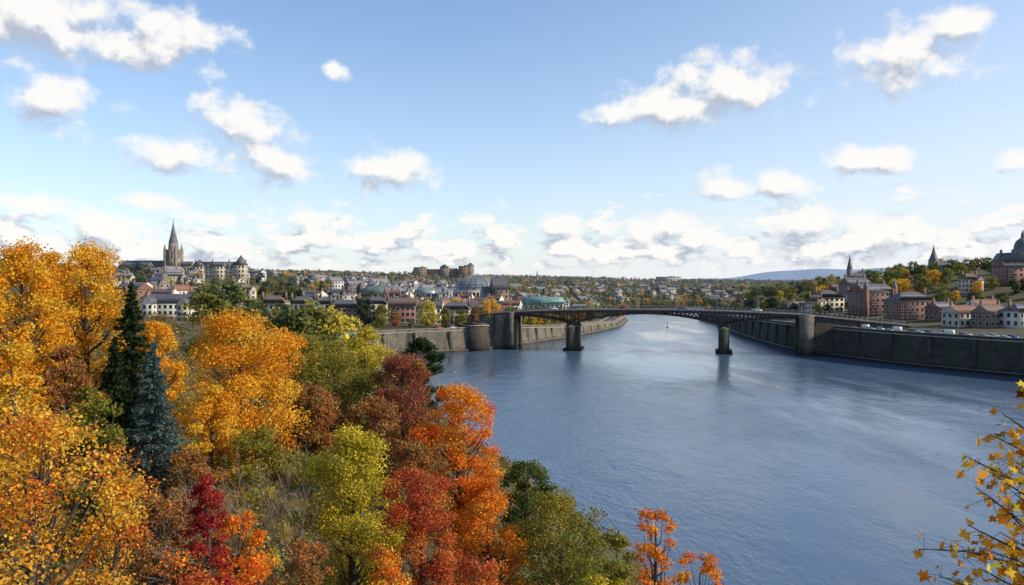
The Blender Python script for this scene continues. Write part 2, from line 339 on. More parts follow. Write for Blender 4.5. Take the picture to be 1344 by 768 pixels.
for xa,xb,mm in((-26,1.5,'quay'),(127.5,169,'quaydark')):
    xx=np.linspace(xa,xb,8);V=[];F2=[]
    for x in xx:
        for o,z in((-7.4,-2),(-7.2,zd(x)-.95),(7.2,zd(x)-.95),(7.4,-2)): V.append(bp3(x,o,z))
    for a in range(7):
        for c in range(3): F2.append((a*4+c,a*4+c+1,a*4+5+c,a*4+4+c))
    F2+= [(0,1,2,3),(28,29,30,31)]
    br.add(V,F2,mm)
for x,ww,mm in((1.5,2.6,'quay'),(129.5,6,'quay')):
    for o in(-7.6,7.6):
        c=bp3(x,o,0); br.box(c[0],c[1],-2,ww,2.2,zd(x)+1.2,mm,rb); br.box(c[0],c[1],zd(x)-.8,ww+.3,2.5,.4,'coping',rb)
br.obj('road_bridge')
def lamp_mesh():
    l=MB();l.cyl(0,0,0,.16,.12,.8,8,'rail');l.cyl(0,0,.8,.09,.06,5.2,8,'rail')
    l.tube([(0,0,5.9),(0,.2,6.5),(0,.8,6.8),(0,1.4,6.8)],[.06,.05,.045,.04],6,'rail');l.box(0,1.6,6.66,.28,.7,.14,'c_silver');return l.mesh('street_lamp')
LM=lamp_mesh()
for x in np.arange(6,128,17.4):
    for o,rt in((-6.7,0),(6.7,math.pi)): place('street_lamp',LM,bp3(x,o,zd(x)+.03),rb+rt)
for k in range(3,len(SL)-1,4):
    p=SL[k]; place('street_lamp',LM,(p[0]+nL[k][0]*3,p[1]+nL[k][1]*3,p[2]-.01),math.atan2(nL[k][1],nL[k][0])-math.pi/2)
for k in range(2,len(SR)-40,4):
    p=SR[k]; place('street_lamp',LM,(p[0]+nR[k][0]*3,p[1]+nR[k][1]*3,p[2]-.01),math.atan2(nR[k][1],nR[k][0])-math.pi/2)
def car_mesh(paint,van=False):
    c=MB(); Wd=1.75
    pr=[(-2.2,.35),(-2.2,.8),(-2.0,.95),(-1.35,1.0),(-.75,1.45),(.85,1.47),(1.45,.98),(2.1,.85),(2.2,.6),(2.2,.35)]
    if van: pr=[(-2.5,.35),(-2.5,1.9),(-2.4,2.05),(1.3,2.05),(1.9,1.25),(2.4,1.05),(2.45,.35)]
    n=len(pr);V=[(x,-Wd/2*(1 if z<1.02 else .86),z) for x,z in pr]+[(x,Wd/2*(1 if z<1.02 else .86),z) for x,z in pr]
    c.add(V,[(i,(i+1)%n,n+(i+1)%n,n+i) for i in range(n)]+[tuple(range(n-1,-1,-1)),tuple(range(n,2*n))],paint)
    for sg in(-1,1):
        y=sg*(Wd/2*.93+.02)
        if van: c.add([(.6,y,1.2),(1.75,y,1.2),(1.3,y*.97,1.85),(.6,y*.97,1.85)],[(0,1,2,3)],'glass')
        else:
            c.add([(-1.2,sg*.885,1.02),(-.05,sg*.885,1.02),(-.05,sg*.775,1.4),(-.75,sg*.775,1.4)],[(0,1,2,3)],'glass')
            c.add([(.03,sg*.885,1.02),(1.3,sg*.885,1.02),(.85,sg*.775,1.4),(.03,sg*.775,1.4)],[(0,1,2,3)],'glass')
        for x in(-1.35,1.35):
            a=np.arange(14)*2*math.pi/14; ya=sg*(Wd/2-.1);yb=sg*(Wd/2+.04)
            V=[(x+.33*math.cos(t),ya,.33+.33*math.sin(t)) for t in a]+[(x+.33*math.cos(t),yb,.33+.33*math.sin(t)) for t in a]
            c.add(V,[(i,(i+1)%14,14+(i+1)%14,14+i) for i in range(14)]+[tuple(range(14,28))],'tyre')
    if not van:
        c.add([(.87,-.72,1.44),(.87,.72,1.44),(1.42,.8,1.02),(1.42,-.8,1.02)],[(0,3,2,1)],'glass')
        c.add([(-.79,-.72,1.44),(-.79,.72,1.44),(-1.34,.8,1.03),(-1.34,-.8,1.03)],[(0,1,2,3)],'glass')
    return c.mesh('parked_car')
CM=[car_mesh(k) for k in('c_white','c_black','c_red','c_blue','c_silver')];VM=car_mesh('c_white',True)
for k in range(len(SR)):
    x,y,z=SR[k]
    if 240<y<372:
        for q in (0,1):
            if rng.random()<.75:
                off=9.6 if q else 4.9
                dx=rng.uniform(-1.5,1.5); t=np.array([-nR[k][1],nR[k][0]])
                c=np.array([x,y])+nR[k]*off+t*dx
                vv=rng.random()<.12
                place('parked_van' if vv else 'parked_car',VM if vv else CM[rng.integers(5)],(c[0],c[1],z-.13),math.atan2(t[1],t[0]))
for k in range(2,len(SL)-1):
    x,y,z=SL[k]
    if y<440 and rng.random()<.5:
        c=np.array([x,y])+nL[k]*9.6;t=np.array([-nL[k][1],nL[k][0]]);place('parked_car',CM[rng.integers(5)],(c[0],c[1],z-.13),math.atan2(t[1],t[0]))
for x,o in((20,-2.5),(52,2.4),(78,-2.5),(110,2.4)):
    place('moving_car',CM[int(x)%5],bp3(x,o,zd(x)-.06),rb)
# ------------------------------------------------------------------ landmarks
EXC=[]
def lm(b,d,r): 
    x=Bx(b,d);EXC.append((x,d,r));return x,d
x,y=lm(228,800,34);EXC.append((x-30,y,30));EXC.append((Bx(228,740),740,18)); z=gz(x,y)
c=MB()
c.box(0,0,-5,12,12,31,'stone');c.box(0,0,26,13,13,.8,'coping')
for sx in(-1,1):
    for sy in(-1,1):
        c.box(sx*5.7,sy*5.7,-5,2.2,2.2,32,'stone');c.cyl(sx*5.7,sy*5.7,27,1.4,.05,6,4,'stone',math.pi/4)
c.cyl(0,0,26.8,5.0,4.4,7,8,'stone',math.pi/8)
c.lathe(0,0,[(4.6,33.8),(2.5,42),(1.1,49),(.12,55.5)],8,'slate',math.pi/8);c.beam((0,0,55.4),(0,0,58),.25,.25,'rail');c.beam((-.8,0,56.9),(.8,0,56.9),.2,.2,'rail')
for a in range(4):
    ca,sa=math.cos(a*math.pi/2),math.sin(a*math.pi/2)
    for zz,hh in((18,6),(8,5)):
        for o in(-1.8,1.8):
            p=[(o-.8,-6.08),(o+.8,-6.08)];q=[(ca*u-sa*v,sa*u+ca*v) for u,v in p]
            c.add([(*q[0],zz),(*q[1],zz),(*q[1],zz+hh),((q[0][0]+q[1][0])/2,(q[0][1]+q[1][1])/2,zz+hh+1.3),(*q[0],zz+hh)],[(0,1,2,3,4)],'glass')
c.block(-31,0,0,48,14,9,1,9,3,'stone','gable',7,'slate',0,0,.3,'coping')
c.block(-31,-10,0,40,6,5,1,8,1,'stone','gable',2.5,'slate',0,0,.35,'coping')
c.block(-22,-11,0,9,12,9,1,2,1,'stone','gable',5,'slate',0,0,.3,'coping')
c.block(13,2,0,13,10,10,2,3,2,'stone','gable',5,'slate',0,0,.3,'coping')
c.obj('stone_church',(x,y,z),-.12)
x,y=lm(290,700,34);EXC.append((Bx(290,640),640,20));EXC.append((Bx(290,580),580,16));z=gz(x,y);c=MB()
c.block(0,0,0,44,14,9,3,13,4,'cream','mansard',5,'slate',0,4)
c.block(18,-3,0,9,12,11,3,3,3,'cream','pyr',9,'slate');c.block(-17,-3,0,9,11,10,3,3,3,'cream','pyr',6,'slate');c.block(0,-5,0,9,8,10,3,3,2,'cream','gable',4,'slate')
for k in range(8): c.block(-12+k*3.6-1,-6.4,8.9,1.5,1.4,1.7,1,1,1,'white','gable',.8,'slate',0,0,found=0)
c.obj('mansion_house',(x,y,z+1),.1)
x,y=lm(225,330,16);z=gz(x,y);c=MB()
c.block(0,0,0,22,9,7.5,3,9,3,'white','gable',4,'slate',0,3)
c.block(-6,-5,0,5,5,7.5,3,2,2,'white','gable',3,'slate',math.pi/2,1);c.block(9,-4.5,0,5,5,7,3,2,2,'cream','gable',3,'slate',math.pi/2,0)
c.obj('terrace_house',(x,y,z+.5),-.15)
x,y=lm(580,1300,70);z=gz(x,y);c=MB()
c.block(0,0,0,92,20,13,4,22,5,'brick2','flat',0,rot=0);c.block(-34,-4,0,20,22,16,5,5,5,'stone','flat');c.block(36,-4,0,16,20,18,5,4,5,'brick2','flat');c.cyl(47,-8,0,6,6,19,14,'stone');c.cyl(47,-8,19,6.4,1,5,14,'slate')
c.block(5,-6,0,14,14,17,4,4,3,'stone','pyr',5,'slate')
c.obj('hilltop_college_building',(x,y,z+2))
x,y=lm(627,640,34);EXC.append((Bx(627,590),590,14));z=gz(x,y);c=MB()
c.cyl(0,0,-3,19,19,11,40,'cream')
pr=[(18.5*math.cos(t),8+12*math.sin(t)) for t in np.linspace(0,math.pi/2*.98,9)]
c.lathe(0,0,pr,32,'dome')
for a in np.arange(0,2*math.pi,2*math.pi/24):
    c.tube([(r*1.012*math.cos(a),r*1.012*math.sin(a),zz*1.005) for r,zz in pr],[.16]*9,4,'grey')
for r,zz in pr[1:-1]: c.tube([(r*1.012*math.cos(a),r*1.012*math.sin(a),zz*1.005) for a in np.linspace(0,2*math.pi,33)],[.13]*33,4,'grey')
for k in range(40):
    a=2*math.pi*k/40;b2=a+.1;R=19.06
    c.add([(R*math.cos(t),R*math.sin(t),q) for t,q in((a,2),(b2,2),(b2,6),(a,6))],[(0,1,2,3)],'glass')
c.obj('glass_dome_hall',(x,y,z+4))
x,y=lm(655,600,12);z=gz(x,y);c=MB()
c.block(0,0,0,11,22,15,4,3,6,'brick2','gable',9,'slate',.2);c.block(-9,2,0,8,14,12,3,3,4,'grey','gable',5,'slate',.2)
c.obj('gabled_hall',(x,y,z))
def glassvault(b,d,w,dep,h,name,roofm='vault'):
    x,y=lm(b,d,w*.6);z=gz(x,y);c=MB();c.box(0,0,-6,w,dep,6+h*.5,'cream')
    c.facade((-w/2,-dep/2),(w/2,-dep/2),0,h*.5,1,max(3,int(w/4)),wf=.8,fr='white')
    n=12;V=[];
    for t in np.linspace(0,math.pi,n): 
        for yy in(-dep/2,dep/2): V.append((-math.cos(t)*w/2*1.02,yy*1.03,h*.5+.01+math.sin(t)*h*.6))
    F2=[(2*i,2*i+1,2*i+3,2*i+2) for i in range(n-1)]+[tuple(range(0,2*n,2)),tuple(range(2*n-1,0,-2))]
    c.add(V,F2,roofm)
    for t in np.linspace(.15,math.pi-.15,9): c.beam((-math.cos(t)*w/2*1.025,-dep/2*1.035,h*.5+.03+math.sin(t)*h*.605),(-math.cos(t)*w/2*1.025,dep/2,h*.5+.03+math.sin(t)*h*.605),.25,.25,'grey')
    c.obj(name,(x,y,z+2.5))
glassvault(503,590,30,22,9,'vaulted_market_hall');glassvault(560,640,18,16,8,'vaulted_market_hall','dome')
x,y=lm(712,520,30);EXC.append((Bx(712,480),480,16));z=gz(x,y);c=MB()
c.block(0,0,0,30,20,7.5,2,10,5,'cream','mansard',4.5,'teal');c.block(-23,2,0,17,18,5.5,2,6,4,'white','mansard',4,'teal');c.block(6,-3,0,14,18,8,2,5,4,'cream','gable',4,'teal')
c.obj('copper_roof_hall',(x,y,z+1))
def warehouse(b,d,w,dep,h,st,bw,rot,wall,roof,turret=False,name='brick_warehouse',rm='slate',rh=4,ch=2):
    x,y=lm(b,d,w*.55);z=gz(x,y);c=MB();c.block(0,0,0,w,dep,h,st,bw,max(2,int(dep/3)),wall,roof,rh,rm,0,ch)
    if turret:
        for xx in(-w/2,w/2):
            c.box(xx,-dep/2,-4,2.0,2.0,h+6,wall);c.cyl(xx,-dep/2,h+2,1.4,.05,4,8,'slate')
    c.box(0,-dep/2-.1,h-.5,w+.1,.25,.4,'coping')
    c.obj(name,(x,y,z),rot);return
warehouse(1143,410,17,14,12,4,6,.25,'brick','gable',True)
warehouse(1193,385,19,12,9,3,7,.2,'brick','hip')
warehouse(1122,470,14,12,10,3,5,.2,'brick2','gable')
warehouse(1085,440,14,12,8,3,5,.1,'cream','hip',name='quayside_house')
warehouse(1262,345,13,9,6,2,4,.35,'cream','gable',name='quayside_house',rm='redroof',rh=3)
warehouse(1300,335,12,9,6,2,4,.4,'brick2','gable',name='quayside_house',rm='slate2',rh=3.4)
warehouse(1338,330,13,9,6.5,2,4,.4,'white','hip',name='quayside_house',rm='slate',rh=3)
warehouse(1235,370,10,9,6,2,3,.3,'brick','gable',name='quayside_house',rm='slate',rh=3)
warehouse(1290,370,13,9,6,2,4,.3,'white','gable',name='quayside_house',rm='redroof',rh=3)
x,y=lm(1225,560,14);z=gz(x,y);c=MB()
c.box(0,0,-4,5,5,13,'stone');c.lathe(0,0,[(3,9),(1.2,14),(.08,19)],8,'slate',math.pi/8);c.beam((0,0,19),(0,0,20.4),.15,.15,'rail')
c.facade((-2.5,-2.5),(2.5,-2.5),3,8.5,1,2,fr='coping');c.block(9,2,0,16,9,4,1,5,2,'stone','gable',3.5,'slate',0,0,.3,'coping')
c.obj('stone_chapel',(x,y,z+1))
x,y=lm(1342,450,26);z=gz(x,y);c=MB()
c.block(6,0,0,38,16,12,4,11,5,'brick2','mansard',5,'slate',0,2);c.box(-2,-3,-4,8,8,23,'stone');c.facade((-6,-7),(2,-7),12,18,1,3,fr='coping')
c.lathe(-2,-3,[(4.6,19),(4.4,21),(3.4,23.5),(1.5,25.2),(1.1,25.3),(1.0,27),(.08,30)],12,'slate')
c.block(-11,-4,0,10,14,9,3,3,4,'brick','gable',4,'slate',0,1)
c.obj('domed_town_hall',(x,y,z))
for b,d,w,h in((877,2300,70,14),(430,1500,40,9),(705,1700,16,10)):
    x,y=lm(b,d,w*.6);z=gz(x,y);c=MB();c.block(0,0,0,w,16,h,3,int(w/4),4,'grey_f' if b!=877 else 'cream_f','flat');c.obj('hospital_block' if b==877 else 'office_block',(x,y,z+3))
for b,d,hh in((705,1300,26),(1115,560,23)):
    x,y=lm(b,d,10);z=gz(x,y);c=MB();c.box(0,0,-4,3.2,3.2,hh*.55+4,'stone');c.lathe(0,0,[(2.0,hh*.55),(.8,hh*.8),(.06,hh)],8,'slate',math.pi/8);c.block(8,0,0,12,8,6,1,4,2,'stone','gable',4,'slate',0,0,.3,'coping');c.obj('church_steeple',(x,y,z))
row=[(452,372,15,10,8,3,'brick','slate'),(490,400,16,10,9,3,'cream','slate'),(525,402,17,11,9,3,'brick','slate2'),(563,404,14,10,8,3,'white','slate'),(598,405,15,10,8,3,'cream','slate'),(430,395,12,10,8,3,'white','slate'),(398,400,13,9,7,2,'white','slate'),(360,390,13,9,7,2,'cream','slate2'),(628,420,12,9,7,3,'brick2','slate')]
for b,d,w,dep,h,st,wl,rm in row:
    x,y=lm(b,d,w*.55);z=max(gz(x,y),9.5);c=MB();c.block(0,0,0,w,dep,h,st,int(w/2.4),3,wl,'gable' if b%2 else 'hip',3.6,rm,0,2)
    c.box(0,-dep/2-.08,0,w,.2,.5,'coping');c.obj('waterfront_house',(x,y,z),rng.uniform(-.1,.15))
HV=[];HF=[]
for k in range(18):
    wl=['white','cream','grey','brick','white','brick2','cream','grey','stone'][k%9];w=rng.uniform(9,18);dep=rng.uniform(7,10);st=int(rng.integers(2,4));h=st*2.8
    rf='gable' if rng.random()<.75 else 'hip';rh=rng.uniform(2.6,4.2);rm=['slate','slate','slate2','slate','slate','redroof'][rng.integers(6)];ch=int(rng.integers(1,3));wing=rng.random()<.5
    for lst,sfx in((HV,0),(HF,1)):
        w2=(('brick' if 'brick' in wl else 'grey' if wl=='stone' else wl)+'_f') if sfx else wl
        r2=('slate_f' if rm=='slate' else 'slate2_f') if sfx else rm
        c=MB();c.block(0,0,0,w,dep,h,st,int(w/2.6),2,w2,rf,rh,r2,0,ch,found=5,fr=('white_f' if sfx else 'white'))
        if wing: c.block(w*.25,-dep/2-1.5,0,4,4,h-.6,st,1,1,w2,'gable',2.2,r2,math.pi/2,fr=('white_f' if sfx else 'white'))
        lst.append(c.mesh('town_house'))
placed=[]
def free(x,y,r):
    for a,b,q in EXC:
        if (a-x)**2+(b-y)**2<(q+r*.5)**2: return False
    for a,b,q in placed:
        if (a-x)**2+(b-y)**2<(q+r)**2: return False
    return True
EXC+= [(-15,390,14),(150,347,16)]
def house_at(x,y):
    placed.append((x,y,7.5))
    zs=[gz(x+a,y+bb) for a,bb in((-5,-4),(5,-4),(5,4),(-5,4))]
    th=.5*math.sin(x/90)+.4*math.sin(y/130)+(math.pi/2 if rng.random()<.3 else 0)
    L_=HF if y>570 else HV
    place('town_house',L_[rng.integers(len(L_))],(x,y,sum(zs)/4),th,rng.uniform(.8,1.02))
cnt=0
for _ in range(6000):
    if cnt>225: break
    b=rng.uniform(150,1344);d=380*math.exp(rng.uniform(0,1.0))
    if b>1060 and (d<430): continue
    x,y=Bx(b,d),d
    if b>1150 and rng.random()<.96: continue
    if b>740 and rng.random()<.45: continue
    if b<400 and rng.random()<.72: continue
    if b<560 and d<395 and b>380: continue
    if math.sin(x/60+1)*math.sin(y/75)+rng.uniform(-.5,.5)<-.15: continue
    if not free(x,y,7.5): continue
    sd,wt=river(np.array([x]),np.array([y]))
    if sd[0]<24: continue
    cnt+=1; house_at(x,y)
cnt=0
for _ in range(3000):
    if cnt>75: break
    b=rng.uniform(760,1110);d=rng.uniform(640,1400);x,y=Bx(b,d),d
    if not free(x,y,8): continue
    if river(np.array([x]),np.array([y]))[0][0]<25: continue
    cnt+=1; house_at(x,y)
dh=MB();nh=0
while nh<560:
    b=rng.uniform(-60,1400);d=1050*math.exp(rng.uniform(0,1.1));x=Bx(b,d);y=d
    if math.sin(x/170+2)*math.sin(y/230)+rng.uniform(-.4,.4)<0: nh+=.2; continue
    if any((a-x)**2+(bb-y)**2<(q+8)**2 for a,bb,q in EXC): continue
    sd,_w=river(np.array([x]),np.array([y]))
    if sd[0]<25: continue
    z=gz(x,y);w=rng.uniform(8,16);r=rng.uniform(-.6,.6);wl=['grey','cream','grey','white','brick'][rng.integers(5)]
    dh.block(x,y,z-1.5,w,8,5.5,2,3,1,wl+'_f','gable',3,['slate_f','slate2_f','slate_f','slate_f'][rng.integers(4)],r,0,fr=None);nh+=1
dh.obj('distant_houses')
# ------------------------------------------------------------------ foliage
KITE=np.array([(-.5,0),(0,.36),(.5,0),(0,-.36)])
MAPLE=np.array([(-.5,0),(-.12,.14),(-.25,.42),(.02,.30),(.12,.5),(.2,.2),(.55,0),(.2,-.2),(.12,-.5),(.02,-.30),(-.25,-.42),(-.12,-.14)])
def unit(n,r): 
    v=r.normal(size=(n,3));return v/np.linalg.norm(v,axis=1)[:,None]
def leaves(mb,pos,size,cols,r,tmpl=KITE,outw=None,flat=0.0,axis=None):
    n=len(pos);nm=unit(n,r)
    if outw is not None: nm=nm+outw*0.9
    nm[:,2]+=flat; nm/=np.linalg.norm(nm,axis=1)[:,None]
    t=unit(n,r) if axis is None else axis+0.35*unit(n,r)
    t=t-nm*np.sum(t*nm,1)[:,None];t/=np.linalg.norm(t,axis=1)[:,None]+1e-9;w=np.cross(nm,t)
    s=np.reshape(size,(-1,1,1))*np.ones((n,1,1))
    V=pos[:,None]+s*(t[:,None]*tmpl[None,:,:1]+w[:,None]*tmpl[None,:,1:])
    k=len(tmpl);F=np.arange(n*k).reshape(n,k)
    mb.add(V.reshape(-1,3),F,'leaf',np.repeat(cols,k,axis=0))
PAL=dict(
 gold=[(.82,.42,.03),(.78,.33,.025),(.84,.52,.055),(.66,.40,.045)],
 amber=[(.80,.33,.025),(.82,.42,.035),(.72,.25,.02),(.76,.47,.05)],
 orange=[(.84,.20,.025),(.82,.30,.03),(.75,.13,.025),(.82,.40,.045)],
 burnt=[(.84,.28,.03),(.76,.20,.025),(.84,.38,.04),(.62,.21,.03)],
 red=[(.52,.09,.04),(.60,.15,.045),(.40,.08,.04),(.66,.24,.05)],
 crimson=[(.38,.035,.035),(.28,.028,.03),(.46,.07,.045)],
 rust=[(.38,.15,.05),(.46,.19,.06),(.28,.14,.05),(.33,.21,.06)],
 brownred=[(.33,.10,.06),(.40,.14,.07),(.24,.10,.05),(.33,.20,.06)],
 yg=[(.58,.46,.04),(.48,.40,.04),(.68,.52,.06),(.40,.35,.045)],
 olive=[(.21,.20,.035),(.27,.235,.04),(.15,.16,.032),(.36,.28,.05)],
 green=[(.095,.13,.03),(.13,.165,.035),(.07,.10,.024),(.19,.20,.04)],
 dark=[(.035,.062,.022),(.05,.078,.028),(.04,.058,.024)],
 blue=[(.11,.17,.16),(.15,.21,.20),(.085,.13,.11)],
 mixgr=[(.82,.38,.04),(.76,.46,.055),(.60,.15,.03),(.62,.38,.05),(.78,.28,.03),(.82,.43,.05)])
def palcols(pal,idx,r,n,jit=.18):
    p=np.array(PAL[pal]);c=p[idx%len(p)]
    other=p[r.integers(len(p),size=n)];k=(r.random(n)<.35)[:,None]
    c=np.where(k,other,c); return np.clip(c*(1+jit*r.normal(size=(n,1)))*(1+.06*r.normal(size=(n,3))),.005,.9)
def prof(shape,t):
    if shape=='round': return math.sqrt(max(0,1-(2*t-1)**2))**.8
    if shape=='oval': return (math.sin(math.pi*min(1,t**.75)))**.6
    if shape=='spread': return (1-t)**.35*min(1,(t+.12)*3.0)
    if shape=='cone': return (1-t)**.8*min(1,t*5+.3)
    if shape=='col': return (1-t**3)*min(1,t*3+.35)
    return 1
HAZE=np.array([.23,.27,.31])  # air haze colour, blended into the leaf colours of farther trees
def tree_mb(h,R,cb,shape,pal,nl,leaf,seed,clumps=70,bark='bark',crad=.2,sides=6,limbs=.6,tmpl=KITE,shell=.5,tint=0):
    r=np.random.default_rng(seed);mb=MB()
    lean=r.normal(size=2)*.03*h
    T=[(lean[0]*t*t+.12*math.sin(t*7+seed)*t,lean[1]*t*t,h*.9*t) for t in np.linspace(-.06,1,9)]
    tr=h*.017+.06
    mb.tube(T,[tr*(1.25-1.15*t) for t in np.linspace(0,1,9)],8 if sides>4 else 5,bark)
    lob=[(r.uniform(0,6.28),r.uniform(.08,.2),r.integers(2,5)) for _ in range(3)]
    CC=[]
    for k in range(clumps):
        t=(k+.5)/clumps; t=min(.98,max(0.02,t+r.normal()*.04)); a=r.uniform(0,6.283)
        rad=prof(shape,t)*R*(1+sum(A2*math.sin(n2*a+ph+t*5) for ph,A2,n2 in lob))*(shell+(1-shell)*r.random()**.6 if r.random()<.8 else r.random())
        rad*=.88
        CC.append((lean[0]*t+rad*math.cos(a),lean[1]*t+rad*math.sin(a),h*cb+(h*(1-cb))*t*.96))
    CC=np.array(CC)
    for k in range(clumps):
        if r.random()<limbs:
            c=CC[k];zt=max(h*.12,c[2]-np.hypot(c[0],c[1])*r.uniform(.5,1.0)-.05*h);zt=min(zt,h*.85)
            q=zt/(h*.9);s0=np.array([lean[0]*q*q+.12*math.sin(q*7+seed)*q,lean[1]*q*q,zt]);mid=(s0+c)/2+np.array([0,0,-.03*h])+r.normal(size=3)*.03*R
            P=[s0,(s0+mid)/2+r.normal(size=3)*.01*R,mid,(mid+c)/2,c]
            r0=tr*(1-q)*.5+.015
            mb.tube(P,[r0,r0*.8,r0*.6,r0*.4,r0*.15],sides if sides<5 else 5,bark)
    cr=R*crad*r.uniform(.65,1.35,size=clumps)
    idx=r.choice(clumps,size=nl,p=cr**2/np.sum(cr**2))
    u=unit(nl,r);rad=cr[idx]*(r.random(nl)**.45)*(1+.25*r.normal(size=nl)**2*.5)
    pos=CC[idx]+u*rad[:,None]*np.array([1.1,1.1,.8])
    cc=np.column_stack([pos[:,0],pos[:,1],pos[:,2]-h*(cb+.4*(1-cb))]);cc/=np.linalg.norm(cc,axis=1)[:,None]+1e-6
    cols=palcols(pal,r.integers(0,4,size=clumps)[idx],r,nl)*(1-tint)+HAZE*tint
    leaves(mb,pos,leaf*r.uniform(.6,1.3,size=nl),cols,r,tmpl,outw=(u*.4+cc*.6))
    return mb
def tree(name,b,d,topy,Rpx,shape,pal,nl=13000,leaf=.24,cb=.15,seed=1,basez=None,**kw):
    x,y=Bx(b,d),d;z=gz(x,y) if basez is None else basez
    top=H-(topy-370)/FL*d; h=max(2.5,top-z);R=Rpx/FL*d
    tree_mb(h,R,cb,shape,pal,nl,leaf,seed,**kw).obj(name,(x,y,z-.1))
def conifer(name,b,d,topy,Rpx,pal,seed,levels=26,nb=11,ln=.34,basey=None):
    x,y=Bx(b,d),d;z=gz(x,y);top=H-(topy-370)/FL*d;h=top-z;R=Rpx/FL*d;r=np.random.default_rng(seed);mb=MB()
    mb.tube([(0,0,h*t) for t in np.linspace(-.03,1,8)],[.22*(1.05-t) for t in np.linspace(0,1,8)],8,'bark')
    PO=[];AX=[];CI=[]
    for l in range(levels):
        t=(l+.5)/levels;zz=h*(.08+.92*t);Rl=R*(1-t)**.85+.08
        for q in range(nb):
            a=r.uniform(0,6.283);L=Rl*r.uniform(.62,1.2);z2=zz+r.normal()*.16
            dr=np.array([math.cos(a),math.sin(a),0]);n=int(18+60*L/R)
            s=np.sort(r.random(n))**.8;drop=-.28*L*s+.13*L*s*s*1.4
            side=np.array([-dr[1],dr[0],0]);sp=r.normal(size=n)*.16*L*(1.1-s)
            p=np.array([0,0,z2])+dr*(s*L)[:,None]+side*sp[:,None];p[:,2]+=drop-abs(r.normal(size=n))*.10
            PO.append(p);ax=dr*.8+side*np.sign(sp)[:,None]*.5;ax[:,2]-=.35;AX.append(ax);CI+= [r.integers(4)]*n
            if L>.6: mb.tube([(0,0,z2),tuple(dr*L*.5+np.array([0,0,z2-.1*L])),tuple(dr*L*.95+np.array([0,0,z2-.1*L]))],[.04,.025,.008],3,'bark')
    PO=np.vstack(PO);AX=np.vstack(AX);n=len(PO)
    leaves(mb,PO,ln*r.uniform(.6,1.2,size=n),palcols(pal,np.array(CI),r,n,.22),r,KITE*np.array([1,.55]),axis=AX,flat=.3)
    mb.obj(name,(x,y,z-.1))
tree('golden_poplar_tree',25,66,312,62,'oval','gold',22000,.22,.08,11,clumps=110)
tree('golden_poplar_tree',112,74,314,62,'oval','gold',24000,.23,.05,12,clumps=110)
tree('golden_poplar_tree',68,84,326,50,'oval','amber',14000,.25,.05,13,clumps=80)
tree('golden_poplar_tree',-30,60,330,60,'oval','amber',12000,.26,.05,14)
tree('golden_beech_tree',212,84,420,42,'oval','gold',13000,.25,.1,15)
conifer('spruce_tree',172,72,372,46,'dark',21,30,11,.42)
conifer('blue_spruce_tree',200,53,448,58,'blue',22,28,13,.30)
conifer('spruce_tree',150,64,440,35,'dark',23,22,10,.4)
tree('golden_maple_tree',318,66,408,84,'round','amber',28000,.21,.10,31,clumps=120)
tree('golden_maple_tree',275,58,500,50,'oval','gold',14000,.19,.05,32,clumps=70)
tree('rust_maple_tree',82,52,446,46,'oval','rust',12000,.2,.05,33)
tree('amber_cherry_tree',20,46,440,50,'round','gold',12000,.2,.1,34)
tree('olive_shrub_tree',128,47,498,48,'round','olive',14000,.18,.05,35)
tree('olive_oak_tree',440,92,462,70,'round','olive',18000,.27,.1,41,clumps=90)
tree('copper_beech_tree',528,88,462,52,'round','brownred',18000,.25,.1,42,clumps=90)
tree('copper_beech_tree',490,74,520,46,'round','rust',12000,.24,.1,43)
tree('yellow_birch_tree',478,150,430,36,'oval','yg',7000,.38,.1,44)
tree('dark_pine_tree',552,115,440,36,'oval','dark',12000,.34,.1,45,clumps=50)
tree('orange_maple_tree',604,70,500,56,'round','orange',26000,.19,.08,51,clumps=110)
tree('rust_maple_tree',545,62,575,42,'round','rust',11000,.2,.1,52)
tree('yellow_birch_tree',462,46,552,66,'oval','yg',32000,.15,.02,53,clumps=130,crad=.24)
tree('red_maple_tree',556,42,606,60,'round','red',26000,.13,.05,54,clumps=110)
tree('amber_maple_tree',638,47,635,54,'round','burnt',20000,.14,.05,55,clumps=110)
tree('olive_oak_tree',742,46,640,80,'round','olive',28000,.15,.05,56,clumps=120)
tree('olive_oak_tree',690,66,602,38,'round','green',9000,.22,.1,57)
tree('hawthorn_tree',812,40,690,45,'round','olive',10000,.14,.1,58,clumps=60)
tree('crimson_cherry_tree',272,36,616,42,'oval','crimson',10000,.13,.05,59,clumps=70)
tree('rust_maple_tree',405,80,505,48,'round','rust',12000,.24,.1,60)
tree('olive_oak_tree',395,62,590,52,'round','olive',10000,.2,.1,61)
tree('amber_cherry_tree',872,34,642,62,'spread','burnt',7500,.13,.06,62,clumps=110,limbs=1.0,crad=.13)
tree('amber_cherry_tree',915,30,715,54,'round','burnt',5200,.13,.1,63,clumps=70,limbs=1.0,crad=.15)
tree('golden_maple_tree',370,105,440,40,'round','amber',9000,.3,.1,64)
tree('rust_maple_tree',215,40,650,60,'round','rust',12000,.15,.05,65)
tree('rust_maple_tree',620,36,725,60,'round','red',9000,.14,.05,66)
tree('yellow_birch_tree',800,33,738,50,'round','yg',7000,.14,.05,67)
tree('green_oak_tree',300,120,440,60,'round','green',9000,.34,.1,68)
tree('olive_oak_tree',400,135,446,55,'round','olive',9000,.36,.1,69)
tree('olive_oak_tree',335,58,560,52,'round','olive',11000,.19,.05,74)
tree('rust_maple_tree',250,52,590,44,'round','rust',9000,.18,.05,75)
tree('amber_maple_tree',312,40,668,42,'round','burnt',9000,.14,.05,76)
tree('rust_maple_tree',400,36,700,55,'round','rust',10000,.14,.05,77)
tree('golden_hazel_tree',345,52,640,40,'round','yg',7000,.17,.05,78)
